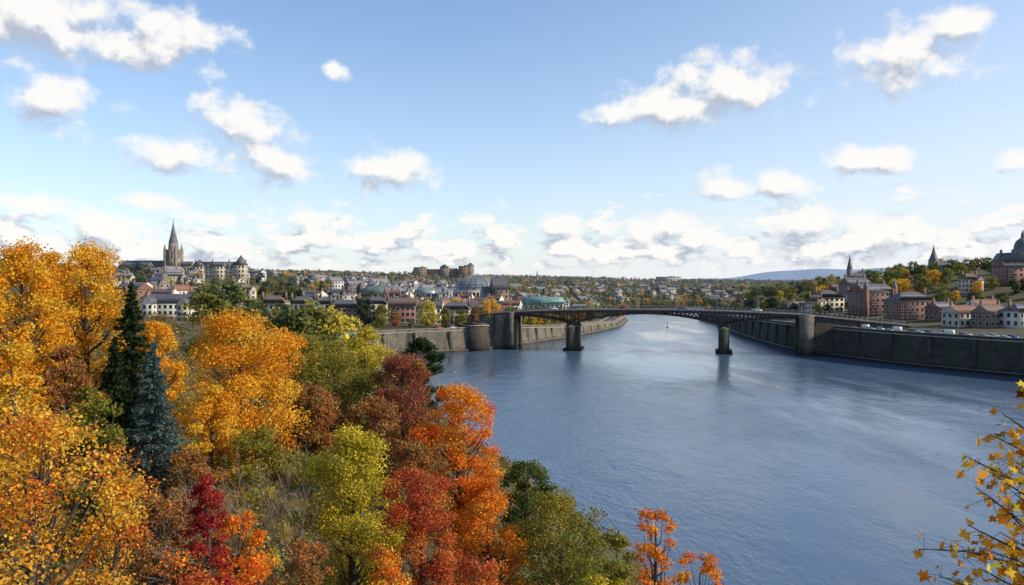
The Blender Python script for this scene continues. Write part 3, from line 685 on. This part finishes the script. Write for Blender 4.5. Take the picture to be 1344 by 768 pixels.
tree('red_maple_tree',500,35,715,55,'round','burnt',9000,.13,.05,79)
def bare(name,b,d,topy,Rpx,seed,bark='greybark'):
    x,y=Bx(b,d),d;z=gz(x,y);h=H-(topy-370)/FL*d-z;r=np.random.default_rng(seed);mb=MB()
    def grow(p,dr,L,rad,lev):
        n=4;P=[p];q=p.copy();dd=dr.copy()
        for i in range(n):
            dd=dd+r.normal(size=3)*.10;dd[2]+=.05;dd/=np.linalg.norm(dd);q=q+dd*L/n;P.append(q.copy())
        mb.tube(P,np.linspace(rad,rad*.5,n+1),5 if lev<2 else 3,bark)
        if lev<5:
            for k in range(4 if lev<4 else 3):
                t=r.uniform(.35,1);i=min(n-1,int(t*n));s=P[i]+(P[i+1]-P[i])*(t*n-i)
                sp=r.normal(size=3);sp-=dd*np.dot(sp,dd);sp/=np.linalg.norm(sp)
                nd=dd*.8+sp*r.uniform(.35,.75);nd[2]+=.1;nd/=np.linalg.norm(nd)
                grow(s,nd,L*r.uniform(.5,.72),rad*.5*(1-.3*t)+.004,lev+1)
    for k in range(4):
        a=k*1.57+r.normal()*.3;dr=np.array([math.cos(a)*.3,math.sin(a)*.3,1.]);dr/=np.linalg.norm(dr)
        grow(np.array([0,0,0.]),dr,h*.48,.10,0)
    mb.obj(name,(x,y,z-.1))
bare('bare_willow_tree',356,44,580,50,71)
tree('hawthorn_bush',30,13.5,492,150,'round','mixgr',30000,.07,.1,81,clumps=130,crad=.2,limbs=.9)
tree('hawthorn_bush',110,15,600,85,'round','mixgr',15000,.07,.1,82,clumps=90,limbs=.9)
tree('hawthorn_bush',-60,11,560,170,'round','mixgr',10000,.07,.1,83,clumps=80)
tree('red_cherry_bush',370,17,706,78,'round','orange',9000,.08,.1,84,clumps=60,limbs=.9)
tree('red_cherry_bush',240,15,722,95,'round','red',10000,.08,.1,85,clumps=70,limbs=.9)
tree('red_cherry_bush',300,14,738,70,'round','orange',7000,.075,.1,86,clumps=60,limbs=.9)
r=np.random.default_rng(5);ug=MB();n=3200
bb=r.uniform(-150,960,n);dd=r.uniform(18,230,n)**1.0;x=Bx(bb,dd);y=dd;z=ground(x,y);sd,_=river(x,y);ok=(sd>2)&(z>.3);x,y,z=x[ok],y[ok],z[ok];n=len(x)
per=30;sz=r.uniform(.7,2.2,n);idx=np.repeat(np.arange(n),per);u=unit(n*per,r);u[:,2]=abs(u[:,2])
pos=np.column_stack([x,y,z])[idx]+u*(sz[idx]*r.random(n*per)**.4)[:,None]
pn=['olive','rust','green','dark','brownred'];cols=np.zeros((n*per,3));pi=r.integers(0,5,n)[idx]
for k,p in enumerate(pn):
    mk=pi==k;cols[mk]=palcols(p,r.integers(0,4,mk.sum()),r,mk.sum())*.8
leaves(ug,pos,np.full(n*per,.36),cols,r,outw=u*.5);ug.obj('undergrowth_shrubs')
mp=MB();r=np.random.default_rng(91);bx,by=3.55,4.6;bz=gz(bx,by)
mp.tube([(bx,by,bz-.2),(bx+.05,by,bz+1.5),(bx-.02,by+.05,30.5),(bx+.03,by,31.8)],[.06,.05,.035,.012],8,'bark')
tips=[(1335,512,4.6),(1300,570,4.5),(1270,600,4.7),(1325,600,4.8),(1282,640,4.5),(1335,650,4.6),(1272,690,4.6),(1315,700,4.4),(1208,722,4.5),(1236,758,4.4),(1290,748,4.7),(1335,745,4.5),(1262,775,4.6),(1345,575,4.7),(1230,790,4.5),(1320,790,4.5),(1345,700,4.8),(1310,660,4.7),(1290,720,4.4),(1340,620,4.4),(1320,545,4.6),(1300,620,4.3)]
LP=[];
for tb,ty,td in tips:
    e=np.array([Bx(tb,td),td,H-(ty-370)/FL*td]);s=np.array([bx,by,min(31.2,max(bz+.6,e[2]-.25-r.random()*.3))])
    mid=(s+e)/2+np.array([0,0,-.06])+r.normal(size=3)*.03
    P=np.array([s,(s+mid)/2,mid,(mid+e)/2+r.normal(size=3)*.015,e]);mp.tube(P,[.016,.012,.009,.006,.003],5,'bark')
    for q in range(34):
        t=r.uniform(.3,1.0)*4;i=min(3,int(t));pp=P[i]+(P[i+1]-P[i])*(t-i);o=r.normal(size=3)*np.array([.05,.05,.045]);lp=pp+o
        mp.tube([pp,(pp+lp)/2+np.array([0,0,.008]),lp],[.002,.0015,.001],3,'bark');LP.append(lp)
LP=np.array(LP);n=len(LP);ax=np.tile([-.6,0,-.4],(n,1))
leaves(mp,LP+np.array([-.02,0,-.01]),r.uniform(.04,.09,n),palcols('amber',r.integers(0,4,n),r,n,.25),r,MAPLE,flat=.3,axis=ax);mp.obj('young_maple_tree')
# ------------------------------------------------------------------ mid-distance trees
TV={}
def variants(pal,n,shape='round',seed=0):
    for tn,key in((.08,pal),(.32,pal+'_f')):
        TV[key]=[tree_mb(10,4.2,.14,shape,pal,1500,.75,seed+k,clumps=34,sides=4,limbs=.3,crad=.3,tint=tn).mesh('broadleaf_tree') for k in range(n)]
for k,(p,nn) in enumerate((('green',3),('olive',3),('gold',2),('rust',2),('yg',2),('dark',2),('amber',1))): variants(p,nn,'oval' if k%2 else 'round',100+k*10)
PK=['green','olive','green','olive','dark','olive','rust','yg','green','olive','dark','green','gold','olive']
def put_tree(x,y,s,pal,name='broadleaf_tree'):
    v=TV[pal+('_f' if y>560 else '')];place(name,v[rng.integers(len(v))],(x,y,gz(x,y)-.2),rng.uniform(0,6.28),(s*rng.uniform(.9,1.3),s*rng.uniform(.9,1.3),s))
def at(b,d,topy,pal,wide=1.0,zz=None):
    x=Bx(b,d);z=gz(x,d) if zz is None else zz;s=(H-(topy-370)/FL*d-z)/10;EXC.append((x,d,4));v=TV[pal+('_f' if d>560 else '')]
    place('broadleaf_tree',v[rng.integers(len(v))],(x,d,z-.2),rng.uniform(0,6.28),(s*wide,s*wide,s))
for a in [(290,280,370,'green',1.3),(268,270,384,'olive',1.2),(312,290,380,'green',1.2),(405,262,400,'olive',1.2),(385,258,404,'green',1.2),(425,268,410,'yg',1),(645,385,393,'gold',.85,10.1),(605,377,406,'olive',.9,10.1),(624,382,402,'rust',.8,10.1),(560,378,396,'yg',1),(585,384,404,'olive',1),(480,368,390,'dark',1),(500,376,400,'olive',1),(700,450,415,'yg',1.1),(520,372,410,'rust',1),(200,770,348,'green',1.3),(183,780,345,'dark',1.2),(350,300,420,'yg',1.1),(330,290,425,'olive',1.1),(450,330,428,'green',1),(170,360,385,'olive',1.3),(130,420,368,'green',1.4),(462,300,440,'olive',1.1),(540,370,418,'green',.9),(670,412,406,'olive',1.0),(345,420,395,'green',1.3),(375,440,392,'olive',1.3)]: at(*a)
def tree_ok(x,y,a=8.2,b2=2.6):
    for q in placed:
        if (q[0]-x)**2+(q[1]-y)**2<a*a: return False
    for q in EXC:
        if (q[0]-x)**2+(q[1]-y)**2<(q[2]*.9+b2)**2: return False
    return True
cnt=0
for _ in range(16000):
    if cnt>1000: break
    b=rng.uniform(100,1400);d=330*math.exp(rng.uniform(0,1.3));x,y=Bx(b,d),d
    if b>1050 and d<400: continue
    if not tree_ok(x,y): continue
    if 180<b<255 and 360<d<760 and rng.random()<.6: continue
    if 200<b<470 and d<560 and rng.random()<.4: continue
    sd,_w=river(np.array([x]),np.array([y]))
    if sd[0]<16: continue
    s=rng.uniform(.55,1.05)*(1.0 if d>450 else .8)
    EXC.append((x,y,2.6));cnt+=1;put_tree(x,y,s,PK[rng.integers(len(PK))])
cnt=0
for _ in range(6000):
    if cnt>380: break
    b=rng.uniform(740,1110);d=rng.uniform(600,1400);x,y=Bx(b,d),d
    if not tree_ok(x,y,8,2.0): continue
    if river(np.array([x]),np.array([y]))[0][0]<8: continue
    EXC.append((x,y,2.4));cnt+=1;put_tree(x,y,rng.uniform(.6,1.05),PK[rng.integers(len(PK))])
# wooded natural banks where the river bends away
for seg in (LS[17:22],RS[1:4]):
    for a,b in zip(seg[:-1],seg[1:]):
        L=math.hypot(b[0]-a[0],b[1]-a[1]);nn=int(L/5)
        for k in range(nn):
            for off in(3,9,15):
                t=(k+rng.random())/nn;px=a[0]+(b[0]-a[0])*t;py=a[1]+(b[1]-a[1])*t
                nx,ny=-(b[1]-a[1])/L,(b[0]-a[0])/L
                x,y=px+nx*off,py+ny*off
                if river(np.array([x]),np.array([y]))[0][0]<2: continue
                if tree_ok(x,y,6,.5): put_tree(x,y,rng.uniform(.45,.85),PK[rng.integers(len(PK))])
for k in range(14,len(SL)-2):
    x,y,z=SL[k]
    if y>425:
        for off in(17,22):
            if rng.random()<.85: put_tree(x+nL[k][0]*off+rng.normal(),y+nL[k][1]*off+rng.normal(),rng.uniform(.5,.9),['olive','gold','green','rust','yg'][rng.integers(5)])
def wood(name,n,dmin,span,per,qs,seed,tint,patch=True):
    r=np.random.default_rng(seed);b=r.uniform(-100,1450,n);d=dmin*np.exp(r.uniform(0,span,n));x=Bx(b,d);y=d
    sd,_=river(x,y);ok=sd>6
    if patch: ok&=(np.sin(x/170+2)*np.sin(y/230)+r.uniform(-.9,.9,n)<.5)
    for a in EXC:
        if a[2]>9: ok&=((x-a[0])**2+(y-a[1])**2>(a[2]+3)**2)
    x,y=x[ok],y[ok];n=len(x);z=ground(x,y);s=r.uniform(3.5,6.5,n);idx=np.repeat(np.arange(n),per);u=unit(n*per,r)
    pos=np.column_stack([x,y,z+s*1.0])[idx]+u*(s[idx]*(.6+.4*r.random(n*per)))[:,None]*np.array([1,1,1.1])
    cols=np.zeros((n*per,3));pi=r.integers(0,10,n)[idx]
    for k,p in enumerate(['green','olive','dark','green','olive','rust','olive','dark','green','gold']):
        mk=pi==k;cols[mk]=palcols(p,r.integers(0,4,mk.sum()),r,mk.sum())
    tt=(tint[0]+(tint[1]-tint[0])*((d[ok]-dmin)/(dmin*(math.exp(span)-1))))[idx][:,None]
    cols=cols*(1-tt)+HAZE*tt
    mb=MB();leaves(mb,pos,s[idx]*qs,cols,r,outw=u);mb.obj(name)
wood('distant_woodland',5200,850,.95,32,.55,201,(.36,.58))
wood('distant_woodland',6500,2100,1.0,18,.9,202,(.58,.9))
M['farhill']=mat('far_hills',(.22,.30,.40),1,.06,.002);M['midhill']=mat('mid_hills',(.20,.25,.30),1,.12,.004)  # bluish base colours have the distance haze painted in
def ridge(name,d,b0,b1,f,m):
    q=MB();bs=np.linspace(b0,b1,160);V=[];n=len(bs)
    for row,(dz,dd) in enumerate(((-60,-900),(.55,-350),(1,0),(.2,900))):
        for b in bs:
            hh=f(b);D2=d+dd;V.append((Bx(b,d)*D2/d,D2,(hh if dz>0 else 1)*dz))
    F2=[(r_*n+i,r_*n+i+1,(r_+1)*n+i+1,(r_+1)*n+i) for r_ in range(3) for i in range(n-1)]
    q.add(V,F2,m);q.obj(name,smooth=True)
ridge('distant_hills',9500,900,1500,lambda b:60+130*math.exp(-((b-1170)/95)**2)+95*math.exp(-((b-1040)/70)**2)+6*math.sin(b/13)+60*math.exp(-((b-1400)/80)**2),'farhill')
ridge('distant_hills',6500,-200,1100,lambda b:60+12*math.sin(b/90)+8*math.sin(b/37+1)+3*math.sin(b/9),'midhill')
c=MB();c.cyl(0,0,-1,.7,.6,1.8,12,'c_red');c.cyl(0,0,.8,.15,.1,2.2,8,'c_red');c.cyl(0,0,3,.4,.05,.7,8,'c_red');c.obj('channel_buoy',(Bx(876,560),560,0))
# ------------------------------------------------------------------ world
SUN_AZ=math.radians(98);SUN_EL=math.radians(31)
wd=bpy.data.worlds.new('World');scene.world=wd;wd.use_nodes=True;nt=wd.node_tree;N=nt.nodes;Lk=nt.links;N.clear()
out=N.new('ShaderNodeOutputWorld');sky=N.new('ShaderNodeTexSky');sky.sky_type='NISHITA';sky.sun_disc=False;sky.sun_elevation=SUN_EL;sky.sun_rotation=SUN_AZ;sky.air_density=1.0;sky.dust_density=.4;sky.ozone_density=1.5;sky.altitude=30
tint=N.new('ShaderNodeVectorMath');tint.operation='MULTIPLY';Lk.new(sky.outputs[0],tint.inputs[0]);tint.inputs[1].default_value=(1.0,1.14,1.28)
bg=N.new('ShaderNodeBackground');bg.inputs[1].default_value=.15;Lk.new(tint.outputs[0],bg.inputs[0])
tc=N.new('ShaderNodeTexCoord');sp=N.new('ShaderNodeSeparateXYZ');Lk.new(tc.outputs['Generated'],sp.inputs[0])
def ma(op,a,b=None,c=None):
    n=N.new('ShaderNodeMath');n.operation=op
    for k,v in enumerate((a,b,c)):
        if v is None: continue
        if isinstance(v,(int,float)): n.inputs[k].default_value=v
        else: Lk.new(v,n.inputs[k])
    return n.outputs[0]
azn=ma('ARCTAN2',sp.outputs[0],sp.outputs[1]);eln=ma('ARCSINE',sp.outputs[2])
cb=N.new('ShaderNodeCombineXYZ');Lk.new(azn,cb.inputs[0]);Lk.new(eln,cb.inputs[1])
BL=[(50,28,150,58),(205,48,100,46),(70,135,78,36),(440,95,17,12),(308,160,68,34),(218,206,62,24),(362,212,66,28),(515,224,60,29),(35,268,56,16),(140,293,56,18),(190,264,50,11),(955,112,88,44),(885,140,95,32),(810,150,48,18),(1190,74,95,44),(1245,38,52,26),(1150,214,74,20),(1332,210,30,15),(945,243,46,20),(1030,243,48,18),(400,288,38,17),(740,294,46,18),(1050,290,64,24),(1150,305,76,25),(870,300,68,20)]
def azel(px,py):
    dx=(px-672)/FL;dy=(370-py)/FL;return math.atan(dx),math.atan(dy/math.sqrt(1+dx*dx))
def field(vec,lim=0):
    cur=None
    for cx,cy,rx,ry in BL:
        if ry<lim: continue
        a,e=azel(cx,cy);a2,_=azel(cx+rx*1.16,cy);_,e2=azel(cx,cy-ry*1.25)
        sx,sy=1/abs(a2-a),1/abs(e2-e)
        n=N.new('ShaderNodeVectorMath');n.operation='MULTIPLY_ADD';Lk.new(vec,n.inputs[0]);n.inputs[1].default_value=(sx,sy,0);n.inputs[2].default_value=(-a*sx,-e*sy,0)
        l=N.new('ShaderNodeVectorMath');l.operation='LENGTH';Lk.new(n.outputs[0],l.inputs[0])
        if cur is None: cur=l.outputs['Value']
        else: cur=ma('SMOOTH_MIN',cur,l.outputs['Value'],.3)
    def nse(sx,sy,det,ro):
        v=N.new('ShaderNodeVectorMath');v.operation='MULTIPLY';Lk.new(vec,v.inputs[0]);v.inputs[1].default_value=(sx,sy,1)
        n=N.new('ShaderNodeTexNoise');n.noise_dimensions='2D';n.inputs['Scale'].default_value=1;n.inputs['Detail'].default_value=det;n.inputs['Roughness'].default_value=ro;Lk.new(v.outputs[0],n.inputs['Vector']);return n.outputs['Fac']
    n1=nse(24,30,6,.57)
    f=ma('SUBTRACT',1.0,cur);f=ma('MULTIPLY_ADD',ma('SUBTRACT',n1,.5),1.9,f)
    s2=N.new('ShaderNodeSeparateXYZ');Lk.new(vec,s2.inputs[0])
    d=ma('ABSOLUTE',ma('SUBTRACT',s2.outputs[1],.046));bm=ma('MULTIPLY_ADD',d,-20.0,.68)
    n2=nse(21,44,6,.58);fb=ma('MULTIPLY_ADD',ma('SUBTRACT',n2,.5),3.8,bm)
    return ma('MAXIMUM',f,fb)
f1=field(cb.outputs[0])
of=N.new('ShaderNodeVectorMath');of.operation='ADD';Lk.new(cb.outputs[0],of.inputs[0]);of.inputs[1].default_value=(.009,.018,0)
f2=field(of.outputs[0],15)
def mr(v,a,b,c,d,sm=True):
    n=N.new('ShaderNodeMapRange');n.interpolation_type='SMOOTHSTEP' if sm else 'LINEAR'
    Lk.new(v,n.inputs[0])
    for k,q in enumerate((a,b,c,d)): n.inputs[k+1].default_value=q
    return n.outputs[0]
alpha=mr(f1,-.05,.72,0,.97)
lowfade=mr(eln,.0,.03,0,1);alpha=ma('MULTIPLY',alpha,lowfade)
sh=mr(ma('SUBTRACT',f1,f2),-.50,.25,0,1)
rp=N.new('ShaderNodeMixRGB');Lk.new(sh,rp.inputs[0]);rp.inputs[1].default_value=(.48,.53,.63,1);rp.inputs[2].default_value=(1.0,.98,.95,1)
bg2=N.new('ShaderNodeBackground');Lk.new(rp.outputs[0],bg2.inputs[0]);bg2.inputs[1].default_value=1.0
hz=N.new('ShaderNodeBackground');hz.inputs[0].default_value=(.86,.89,.94,1);hz.inputs[1].default_value=1.0
he=ma('POWER',2.718,ma('MULTIPLY',ma('MAXIMUM',eln,0.0),-7.5))
saz=mr(azn,-.15,1.0,0,.6);hf=ma('MULTIPLY_ADD',he,.80,ma('MULTIPLY',saz,ma('POWER',2.718,ma('MULTIPLY',ma('MAXIMUM',eln,0.0),-2.0))));hf=ma('MINIMUM',hf,.93)
m0=N.new('ShaderNodeMixShader');Lk.new(hf,m0.inputs[0]);Lk.new(bg.outputs[0],m0.inputs[1]);Lk.new(hz.outputs[0],m0.inputs[2])
ms=N.new('ShaderNodeMixShader');Lk.new(alpha,ms.inputs[0]);Lk.new(m0.outputs[0],ms.inputs[1]);Lk.new(bg2.outputs[0],ms.inputs[2]);Lk.new(ms.outputs[0],out.inputs[0])
sl=bpy.data.lights.new('sun','SUN');sl.energy=5.0;sl.angle=math.radians(.5);sl.color=(1,.89,.72);so=bpy.data.objects.new('sun',sl);COL.objects.link(so)
sv=Vector((math.sin(SUN_AZ)*math.cos(SUN_EL),math.cos(SUN_AZ)*math.cos(SUN_EL),math.sin(SUN_EL)));so.rotation_euler=sv.to_track_quat('Z','Y').to_euler()
cd=bpy.data.cameras.new('camera');cd.lens=28;cd.sensor_width=36;cd.clip_end=40000;cd.clip_start=.1;co=bpy.data.objects.new('camera',cd);COL.objects.link(co)
co.location=(0,0,H);co.rotation_euler=(math.radians(90)-math.atan(14/FL),0,0);scene.camera=co
scene.view_settings.view_transform='Standard';scene.view_settings.look='None';scene.view_settings.exposure=0
